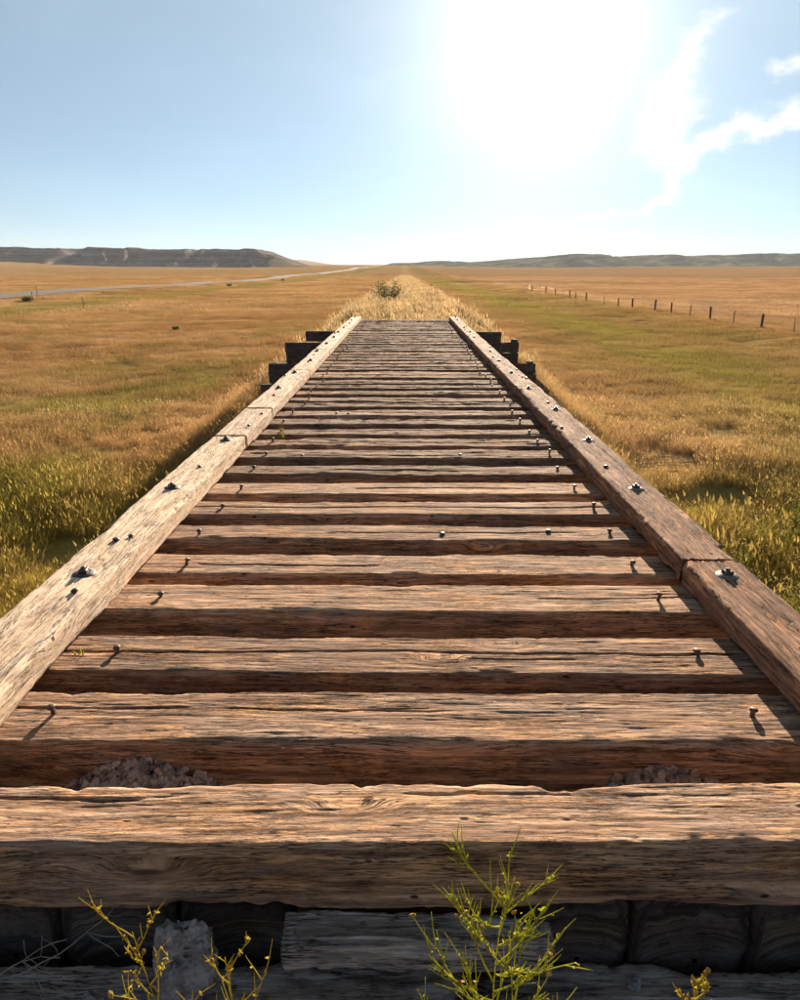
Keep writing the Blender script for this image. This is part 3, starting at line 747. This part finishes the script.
def curve_pts(p0, d, L, n, rg, wob=.12, up=.0):
    p = Vector(p0); d = Vector(d).normalized(); out = [p.copy()]
    for i in range(n):
        d = (d + Vector((rg.uniform(-wob, wob), rg.uniform(-wob, wob), rg.uniform(-wob, wob) + up))).normalized()
        p = p + d * (L / n); out.append(p.copy())
    return out, d
def leaf_cloud(pts, size, rg, V, Fc):
    for p in pts:
        u = Vector((rg.gauss(0, 1), rg.gauss(0, 1), rg.gauss(0, 1))).normalized(); w = u.orthogonal().normalized(); s = size * rg.uniform(.6, 1.4)
        p = Vector(p); o = len(V)
        V += [tuple(p - u * s), tuple(p + w * s * .4), tuple(p + u * s), tuple(p - w * s * .4)]; Fc.append((o, o + 1, o + 2, o + 3))
def weed(name, label, loc, H, spread, nb, seed, mat, rad=.0032, twigs=5, group=None, lean=(0, 0), first=.3, buds=True, bl=1.0):
    rg = random.Random(seed); t_ = thing(name, label, 'weed', loc, group)
    bud, leafp = [], []
    main, _ = curve_pts((0, 0, -.05), (lean[0], lean[1], 1), H + .05, 12, rg, .05)
    obj('stem', mesh_np('stem', *tube_geo(main, [rad * (1.25 - .9 * i / 12) for i in range(13)], 6), mat), t_)
    for k in range(nb):
        f = first + (1 - first) * (k + .5) / nb; i = f * 12; p = main[int(i)].lerp(main[min(12, int(i) + 1)], i - int(i))
        a = rg.uniform(0, 6.28) if nb < 4 else k * 2.4 + rg.uniform(-.5, .5)
        d = Vector((math.cos(a) * spread, math.sin(a) * spread * .6, rg.uniform(.5, 1.0)))
        Lb = H * rg.uniform(.22, .42) * (1.15 - .7 * f) * bl
        pts, _ = curve_pts(p, d, Lb, 8, rg, .10, .05)
        geos = [tube_geo(pts, [rad * (.85 - .45 * q / 8) for q in range(9)], 5)]
        for j in range(twigs):
            q = rg.randint(2, 8); dd = (pts[q] - pts[q - 1]).normalized()
            side = Vector((rg.uniform(-1, 1), rg.uniform(-.7, .7), rg.uniform(-.1, 1.0)))
            tp, _ = curve_pts(pts[q], dd * .8 + side * .8, Lb * rg.uniform(.22, .5), 4, rg, .10, .03)
            geos.append(tube_geo(tp, [rad * .6, rad * .52, rad * .45, rad * .36, rad * .2], 5))
            leafp.append(pts[q].lerp(tp[-1], rg.random() * .6) + Vector((rg.gauss(0, .002), rg.gauss(0, .002), rg.gauss(0, .002))))
            if buds and rg.random() < .45: bud.append(tp[-1] if rg.random() < .4 else pts[q])
        obj('branch', mesh_np('branch', *join_geo(geos), mat), t_)
    V, Fc = [], []; leaf_cloud(leafp, .0042, rg, V, Fc)
    if Fc: o = obj('leaf', mesh_np('leaf', V, Fc, mat, False), t_); o['kind'] = 'stuff'
    if bud:
        rs = [rg.uniform(.0025, .005) for _ in bud]
        o = obj('bud', stones('bud', [np.array(p[:]) for p in bud], rs, seed, M_BUD), t_); o['kind'] = 'stuff'
    return t_
def at(px, py, y):
    d = ray(px, py); k = y / d.y; return Vector((d.x * k, y, ZD + HC + d.z * k))
def weed_at(name, label, px, ytop, y, spread, nb, seed, mat, **kw):
    p = at(px, ytop, y); z0 = ZD - .46
    return weed(name, label, (p.x, y, z0), p.z - z0, spread, nb, seed, mat, **kw)
weed_at('skeleton_weed', 'tall yellow green leafless weed with many forking stems at bottom centre', 497, 912, .80, 1.1, 24, 5, M_WEED, rad=.0019, twigs=10, first=.42, bl=.85)
weed_at('skeleton_weed', 'shorter yellow green weed crossing the stems of the tall bottom centre weed', 528, 958, .78, 1.2, 10, 8, M_WEED, rad=.0018, twigs=7, first=.5, bl=.8)
weed_at('skeleton_weed', 'bright yellow stemmed weed in front of the upright rock', 168, 940, .82, .9, 13, 11, M_WEEDY, rad=.0015, twigs=5, first=.55, bl=.75)
weed_at('skeleton_weed', 'bright yellow weed with few curved stems right of the upright rock', 232, 938, .80, .8, 9, 14, M_WEEDY, rad=.0015, twigs=4, first=.6, bl=.7)
weed_at('flowering_weed', 'small weed with yellow flower buds at the bottom right', 688, 930, .82, .55, 9, 21, M_WEEDY, rad=.0019, twigs=6, first=.82, bl=.30)
rg = random.Random(4)
dt = thing('dry_twig', 'bare grey dead twig lying at the bottom left under the first tie', 'twig', (-.98, 1.12, ZD - .33))
for k in range(5):
    pts, _ = curve_pts((0 + k * .02, -.02 + .01 * k, .02), (1, rg.uniform(-.3, .1), rg.uniform(-.1, .6)), rg.uniform(.18, .38), 8, rg, .22)
    geos = [tube_geo(pts, [.0022 - .0015 * q / 8 for q in range(9)], 5)]
    for j in range(3):
        q = rg.randint(2, 6); tp, _ = curve_pts(pts[q], (rg.uniform(0, 1), rg.uniform(-.5, .5), rg.uniform(-.8, 1)), .09, 4, rg, .2)
        geos.append(tube_geo(tp, .0009, 4))
    obj('branch', mesh_np('branch', *join_geo(geos), M_DRY), dt)
for (px, py, y, lab) in ((80, 652, ydist(655), 'tiny green sprout in the crack of the third tie at left'), (284, 436, ydist(436), 'thin yellow green blade standing between far ties at left')):
    p = at(px, py, y); s_ = thing('sprout', lab, 'sprout', (p.x, y, ZD - .03))
    for k in range(3):
        pts, _ = curve_pts((0, 0, 0), (rg.uniform(-.5, .5), rg.uniform(-.3, .3), 1), .05 if px < 100 else .11, 4, rg, .1)
        obj('blade', mesh_np('blade', *tube_geo(pts, [.002, .003, .004, .003, .001], 4), M_WEED), s_)

# ------------------------------------------------------------------ grass
SRC = bpy.data.collections.new('grass_clumps_source')      # not linked: only instanced
def clump(name, rad, nb, h0, h1, w, seed, mat, lean=.35, seeds=0):
    rg = np.random.default_rng(seed); V, Fc = [], []
    for i in range(nb):
        a = rg.uniform(0, 6.283); rr = rad * math.sqrt(rg.random()); bx, by = rr * math.cos(a), rr * math.sin(a)
        h = rg.uniform(h0, h1); th = rg.uniform(0, 6.283); ww = w * rg.uniform(.6, 1.3)
        lx, ly = rg.normal(0, lean, 2) * h + np.array([-.12, .05]) * h
        cx, cy = math.cos(th) * ww / 2, math.sin(th) * ww / 2
        o = len(V)
        V += [(bx - cx, by - cy, -.05), (bx + cx, by + cy, -.05), (bx + lx * .35 + cx * .8, by + ly * .35 + cy * .8, h * .55),
              (bx + lx * .35 - cx * .8, by + ly * .35 - cy * .8, h * .55), (bx + lx, by + ly, h)]
        Fc += [(o, o + 1, o + 2, o + 3), (o + 3, o + 2, o + 4)]
        if seeds and rg.random() < seeds:
            s = ww * 1.9; o = len(V); q = h * .12
            V += [(bx + lx * .95 - s, by + ly * .95, h * .93), (bx + lx * .95 + s, by + ly * .95, h * .93 + q * .2), (bx + lx * 1.05, by + ly * 1.05, h + q), (bx + lx * .95, by + ly * .95, h * .86)]
            Fc += [(o, o + 3, o + 1), (o, o + 1, o + 2)]
    me = mesh_np(name, V, Fc, mat, False); return me
def make_source(coll_name, specs):
    cc = bpy.data.collections.new(coll_name)
    for i, sp in enumerate(specs):
        o = bpy.data.objects.new('%s_%02d' % (coll_name, i), clump(*sp)); cc.objects.link(o)
    return cc
def scatter(name, label, pts, scl, idx, src, seed, mat):
    rg = np.random.default_rng(seed); n = len(pts)
    me = bpy.data.meshes.new(name); me.vertices.add(n); me.vertices.foreach_set('co', pts.astype(np.float32).ravel())
    a = me.attributes.new('scl', 'FLOAT_VECTOR', 'POINT'); a.data.foreach_set('vector', scl.astype(np.float32).ravel())
    r_ = np.zeros((n, 3), np.float32); r_[:, 2] = rg.uniform(-.9, .9, n)
    a = me.attributes.new('rot', 'FLOAT_VECTOR', 'POINT'); a.data.foreach_set('vector', r_.ravel())
    a = me.attributes.new('idx', 'INT', 'POINT'); a.data.foreach_set('value', idx.astype(np.int32))
    me.materials.append(mat)
    o = obj(name, me); tag(o, label, 'grass', kind='stuff')
    ng = bpy.data.node_groups.new(name, 'GeometryNodeTree')
    ng.interface.new_socket('Geometry', in_out='INPUT', socket_type='NodeSocketGeometry')
    ng.interface.new_socket('Geometry', in_out='OUTPUT', socket_type='NodeSocketGeometry')
    N = ng.nodes; L = ng.links
    gi, go_ = N.new('NodeGroupInput'), N.new('NodeGroupOutput')
    ci = N.new('GeometryNodeCollectionInfo'); ci.inputs[0].default_value = src; ci.inputs['Separate Children'].default_value = True; ci.inputs['Reset Children'].default_value = True
    iop = N.new('GeometryNodeInstanceOnPoints'); iop.inputs['Pick Instance'].default_value = True
    def attr(nm, typ):
        q = N.new('GeometryNodeInputNamedAttribute'); q.data_type = typ; q.inputs[0].default_value = nm
        return next(s for s in q.outputs if s.enabled and s.name == 'Attribute')
    L.new(gi.outputs[0], iop.inputs['Points']); L.new(ci.outputs[0], iop.inputs['Instance'])
    L.new(attr('idx', 'INT'), iop.inputs['Instance Index'])
    e2r = N.new('FunctionNodeEulerToRotation'); L.new(attr('rot', 'FLOAT_VECTOR'), e2r.inputs[0]); L.new(e2r.outputs[0], iop.inputs['Rotation'])
    L.new(attr('scl', 'FLOAT_VECTOR'), iop.inputs['Scale']); L.new(iop.outputs[0], go_.inputs[0])
    md = o.modifiers.new('scatter', 'NODES'); md.node_group = ng
    return o
HALF = R(43)
def polar_points(r0, r1, dens, seed):
    rg = np.random.default_rng(seed)
    area = HALF * (r1 * r1 - r0 * r0); n = int(area * dens)
    r = np.sqrt(rg.uniform(r0 * r0, r1 * r1, n)); a = rg.uniform(-HALF, HALF, n)
    x, y = r * np.sin(a), r * np.cos(a)
    return x, y, rg
def filt(x, y, keep): k = keep; return x[k], y[k]
def off_bridge(x, y): return ~((np.abs(x) < 2.0) & (y < 18.6) & (y > -1)) & (np.abs(x + 62) > 5.6) & ~(np.hypot((x - 26) / 12, (y - 262) / 11) < 1)
near_src = make_source('near_grass', [('g', .20, 60, .08, .24, .005, 60 + i, M_NEAR, .55) for i in range(4)] + [('g', .20, 46, .12, .34, .005, 70 + i, M_NEAR, .48, .12) for i in range(3)])
mid_src = make_source('mid_grass', [('g', .62, 170, .05, .16, .009, 80 + i, M_GRASS, .75) for i in range(4)] + [('g', .62, 150, .07, .22, .009, 90 + i, M_GRASS, .65) for i in range(2)])
far_src = make_source('far_grass', [('g', 2.2, 230, .10, .28, .030, 110 + i, M_GRASS, .5) for i in range(4)])
emb_src = make_source('straw_grass', [('g', .22, 44, .16, .42, .006, 130 + i, M_STRAW, .22, .35) for i in range(5)])

def zone(name, label, r0, r1, dens, seed, src, ni, base_s, mode):
    x, y, rg = polar_points(r0, r1, dens, seed)
    k = off_bridge(x, y)
    ax = np.abs(x) + .8 * fbm(x / 3, y / 3, 0, 44, 2)
    onemb = (ax < 5.0) & (y > 18.3)
    if mode == 'emb': k &= (ax < 3.9) & (y > 18.35)
    else: k &= ~((ax < 3.0) & (y > 18.3) & (y < 130))
    pn = fbm(x / 2.2, y / 2.2, 0, 50, 3)
    if mode != 'far': k &= pn > (-.75 if mode != 'emb' else -.28)
    x, y = x[k], y[k]; z = height(x, y); pn = pn[k]
    gully = sstep(5, 8, y) * (1 - sstep(14, 18, y)) * (1 - sstep(14, 26, np.abs(x)))
    s = base_s * (.75 + .5 * rg.random(len(x))) * (1 + .35 * pn)
    if mode == 'near': s = s * (1 + .55 * gully)
    hs = s * (.85 + .3 * rg.random(len(x)))
    scl = np.stack([s, s, hs], -1) if mode != 'far' else np.stack([np.full_like(s, 1.0), np.full_like(s, 1.0), hs], -1)
    idx = rg.integers(0, ni, len(x))
    return scatter(name, label, np.stack([x, y, z], -1), scl, idx, src, seed, M_GRASS)
zone('prairie_grass', 'dry golden and green grass in the gully beside the bridge', 1.8, 26, 26, 1, near_src, 7, 1.0, 'near')
zone('prairie_grass', 'golden prairie grass on the fields past the gully', 24, 85, 3.4, 2, mid_src, 6, 1.0, 'mid')
zone('prairie_grass', 'distant golden prairie grass far out on the plain', 80, 420, .16, 3, far_src, 4, 1.0, 'far')
zone('embankment_grass', 'tall pale straw grass on the embankment past the bridge end', 18, 75, 14, 4, emb_src, 5, 1.0, 'emb')
zone('embankment_grass', 'far pale straw grass along the narrowing old railway bed', 72, 330, 2.2, 5, emb_src, 5, 1.0, 'emb')

# ------------------------------------------------------------------ shrubs and brush
M_LEAF = plant_mat('shrub_leaf', (.055, .075, .025), (.115, .125, .045), .35)
M_LEAF2 = plant_mat('weed_leaf', (.14, .16, .025), (.30, .27, .06), .4)
M_SEED = plant_mat('weed_seed', (.42, .33, .10), (.55, .46, .20), .4)
M_BARK = plant_mat('shrub_bark', (.07, .05, .035), (.12, .09, .06), 0)
def shrub(name, label, cat, x, y, w, h, seed, leafm, n, lsize, group=None, barkm=None):
    rg = random.Random(seed); t_ = thing(name, label, cat, (x, y, H1(x, y) - .03), group)
    geos, pts = [], []
    for k in range(9):
        a = k * 2.4; d = Vector((math.cos(a) * w / h * .9, math.sin(a) * w / h * .9, 1))
        L = h * rg.uniform(.75, 1.05); c, _ = curve_pts((rg.uniform(-.1, .1) * w, rg.uniform(-.1, .1) * w, 0), d, L, 6, rg, .18, .05)
        geos.append(tube_geo(c, [.018 * h * (1 - .8 * q / 6) for q in range(7)], 5))
        for q in range(n // 9):
            f = rg.uniform(.25, 1) * 5.99; p = c[int(f)].lerp(c[int(f) + 1], f - int(f))
            sp = .16 * w
            pts.append(p + Vector((rg.gauss(0, sp), rg.gauss(0, sp), rg.gauss(0, sp * .8))))
    obj('stem', mesh_np('stem', *join_geo(geos), barkm or M_BARK), t_)
    V, Fc = [], []; leaf_cloud(pts, lsize, rg, V, Fc)
    o = obj('foliage', mesh_np('foliage', V, Fc, leafm, False), t_); o['kind'] = 'stuff'
    return t_
def gpos(px, py, zg=None):
    """walk a photo ray to the ground, to find where a thing stands"""
    d = ray(px, py); k = 3.0 * 1.004 ** np.arange(1600)
    below = ZD + HC + d.z * k < height(d.x * k, d.y * k)
    i = int(np.argmax(below)) if below.any() else 1599
    return Vector((d.x * k[i], d.y * k[i], ZD + HC + d.z * k[i]))
for (px, py, w, h, lab) in ((388, 305, .85, 1.25, 'dark green shrub on the old railway bed past the bridge end'), (430, 288, .7, .9, 'small dark shrub at the right edge of the old railway bed'),
                            (27, 302, 1.2, .8, 'low dark shrub beside the road at far left'), (229, 286.5, 1.3, .9, 'low shrub beside the road near the middle of the left field'),
                            (176, 331, .28, .35, 'tiny green plant alone in the golden left field'), (283, 281, 1.4, 1.0, 'low dark shrub by the distant stretch of road')):
    p = gpos(px, py); shrub('shrub', lab, 'shrub', p.x, p.y, w, h, int(px), M_LEAF, 1500, .045 if w < 1 else .07, 'shrubs on the plain')
for i, (px, py, s, lab) in enumerate(((590, 418, .55, 'pale dead brush clump nearest the right guard timber'), (566, 397, .5, 'pale dead brush clump beside the right wing planks'),
                                    (661, 436, .4, 'pale dead brush clump in the grass furthest right'), (555, 388, .45, 'pale dead brush at the foot of the right wing planks'))):
    p = gpos(px, py); shrub('dry_brush', lab, 'brush', p.x, p.y, s, s * .9, 70 + i, M_SEED if i != 1 else M_DRY, 500, .03, 'dead brush by the far abutment', M_DRY)
wrg = random.Random(99)
cnt = 0
weed_protos = []
for k in range(22):
    px = wrg.uniform(690, 840); py = wrg.uniform(500, 640)
    if py < 480 + (820 - px) * .6: py += 60
    p = gpos(px, py + 25)
    if p.x < 2.2: continue
    where = ['left', 'middle', 'right'][min(2, max(0, int((px - 690) / 50)))]
    w_ = shrub('tall_weed', 'tall green weed with pale seed heads growing in the gully right of the bridge', 'weed', p.x, p.y, wrg.uniform(.3, .5), wrg.uniform(.6, .95), 200 + k, M_LEAF2, 320, .022, 'tall weeds in the gully right of the bridge', M_WEED)
    rg = random.Random(400 + k); V, Fc = [], []
    leaf_cloud([Vector((rg.gauss(0, .2), rg.gauss(0, .2), rg.uniform(.45, .95))) for _ in range(110)], .02, rg, V, Fc)
    o = obj('seed_head', mesh_np('seed_head', V, Fc, M_SEED, False), w_); o['kind'] = 'stuff'

# ------------------------------------------------------------------ fence on the right, marker posts on the left
fence = thing('wire_fence', 'wire fence on wooden and steel posts crossing the right field', 'fence', (25.5, 60, 0))
FO = Vector((25.5, 60, 0))
def post_mesh(h, r, n=8):
    z = np.linspace(-.5, h, 8); a = np.linspace(0, 2 * np.pi, n, endpoint=False)
    P = np.stack([np.cos(a)[None, :] * r * (1 + .15 * vnoise(z[:, None] * 3, a[None, :], 0, 4)), np.sin(a)[None, :] * r * np.ones((8, 1)), z[:, None] * np.ones((1, n))], -1)
    top = P[-1:] * np.array([.05, .05, 1])
    return mesh_grid('post', np.concatenate([P, top], 0), M_POST, closed_u=True)
PW = [post_mesh(1.0, .085), post_mesh(.92, .07), post_mesh(1.05, .09)]
def tpost():
    a = [(-.02, -.02), (.02, -.02), (.02, .02), (-.02, .02)]
    V = [(x, y, z) for z in (-.4, 1.0) for x, y in a] 
    V2 = [(x * 1.0, y + .03, z) for (x, y, z) in [(-.006, -.02, -.4), (.006, -.02, -.4), (.006, .02, -.4), (-.006, .02, -.4), (-.006, -.02, 1.0), (.006, -.02, 1.0), (.006, .02, 1.0), (-.006, .02, 1.0)]]
    f = [(3, 2, 1, 0), (4, 5, 6, 7)] + [(k, (k + 1) % 4, 4 + (k + 1) % 4, 4 + k) for k in range(4)]
    return mesh_np('steel_post', *join_geo([(V, f), (V2, f)]), M_TPOST, False)
TP = tpost()
fpx = [(785, 343, 0), (745, 335.5, 0), (715, 330, 1), (689, 325.5, 0), (668, 321.5, 1), (647, 318.5, 0), (630, 314.5, 1), (617, 312, 1), (604, 309.5, 1), (593, 307, 1),
       (579, 304.5, 0), (567, 302, 1), (553, 300, 1), (545, 298.5, 1), (534, 297, 0), (527, 295.5, 1), (520, 294, 1), (513, 292.5, 1), (506, 291.3, 1)]
heads = []
p_prev = None
fp = [(p.x, p.y) for p in (gpos(px, py) for px, py, _ in fpx)]
fp = [(25.6 - .012 * (y - 50) + random.uniform(-.12, .12), y) for (x, y) in fp]
fp = [(25.9, fp[0][1] - 7)] + fp
for i, (x, y) in enumerate(fp):
    wood_ = 0 if i == 0 else fpx[i - 1][2]
    z = H1(x, y)
    bp = obj('wooden_post' if wood_ else 'steel_post', PW[i % 3] if wood_ else TP, fence, Vector((x, y, z)) - FO, (random.uniform(-.06, .06), random.uniform(-.07, .07), random.uniform(0, 3)))
    heads.append((x, y, z))
M_WIRE = metal('galvanised_wire', (.16, .15, .14), (.24, .22, .2), .5, .7)
for hz in (.3, .58, .86):
    obj('wire', mesh_np('wire', *tube_geo([Vector((x, y, z + hz)) - FO for x, y, z in heads], .006, 4), M_WIRE), fence)
for i, (px, py, hh, lab) in enumerate(((33, 302, 1.5, 'thin marker post beside the dark shrub by the road'), (37.5, 296.5, 1.5, 'thin marker post on the far side of the road at left'),
                                       (84, 309, 1.3, 'thin post alone in the field on this side of the road'))):
    p = gpos(px, py); me = mesh_np('marker_post', *join_geo([tube_geo([(0, 0, -.3), (.02, 0, hh * .6), (.05, 0, hh)], [.06, .055, .05], 6), tube_geo([(.03, -.03, hh * .8), (.05, -.03, hh * 1.02)], [.075, .075], 4)]), M_TPOST)
    tag(obj('marker_post', me, None, (p.x, p.y, H1(p.x, p.y))), lab, 'post', 'posts along the road')

# ------------------------------------------------------------------ haze
USE_HAZE = True
if USE_HAZE:
    HZ, t, b = material('haze_air'); HZ.node_tree.nodes.remove(b)
    pvn = t.new('ShaderNodeVolumePrincipled'); pvn.inputs['Color'].default_value = (.90, .93, 1.0, 1); pvn.inputs['Density'].default_value = .00007; pvn.inputs['Anisotropy'].default_value = .0
    t.l.new(pvn.outputs[0], HZ.node_tree.nodes['Material Output'].inputs['Volume'])
    zmin = float(GZ.min()) - 6
    x0, x1, y0, y1, z0, z1 = -5600, 5600, -320, 6900, zmin, 260
    V = [(x, y, z) for z in (z0, z1) for (x, y) in ((x0, y0), (x1, y0), (x1, y1), (x0, y1))]
    f = [(3, 2, 1, 0), (4, 5, 6, 7)] + [(k, (k + 1) % 4, 4 + (k + 1) % 4, 4 + k) for k in range(4)]
    hz = obj('haze', mesh_np('haze', V, f, HZ, False)); tag(hz, kind='stuff')
    tag(hz, 'thin pale haze over the whole plain', 'haze')
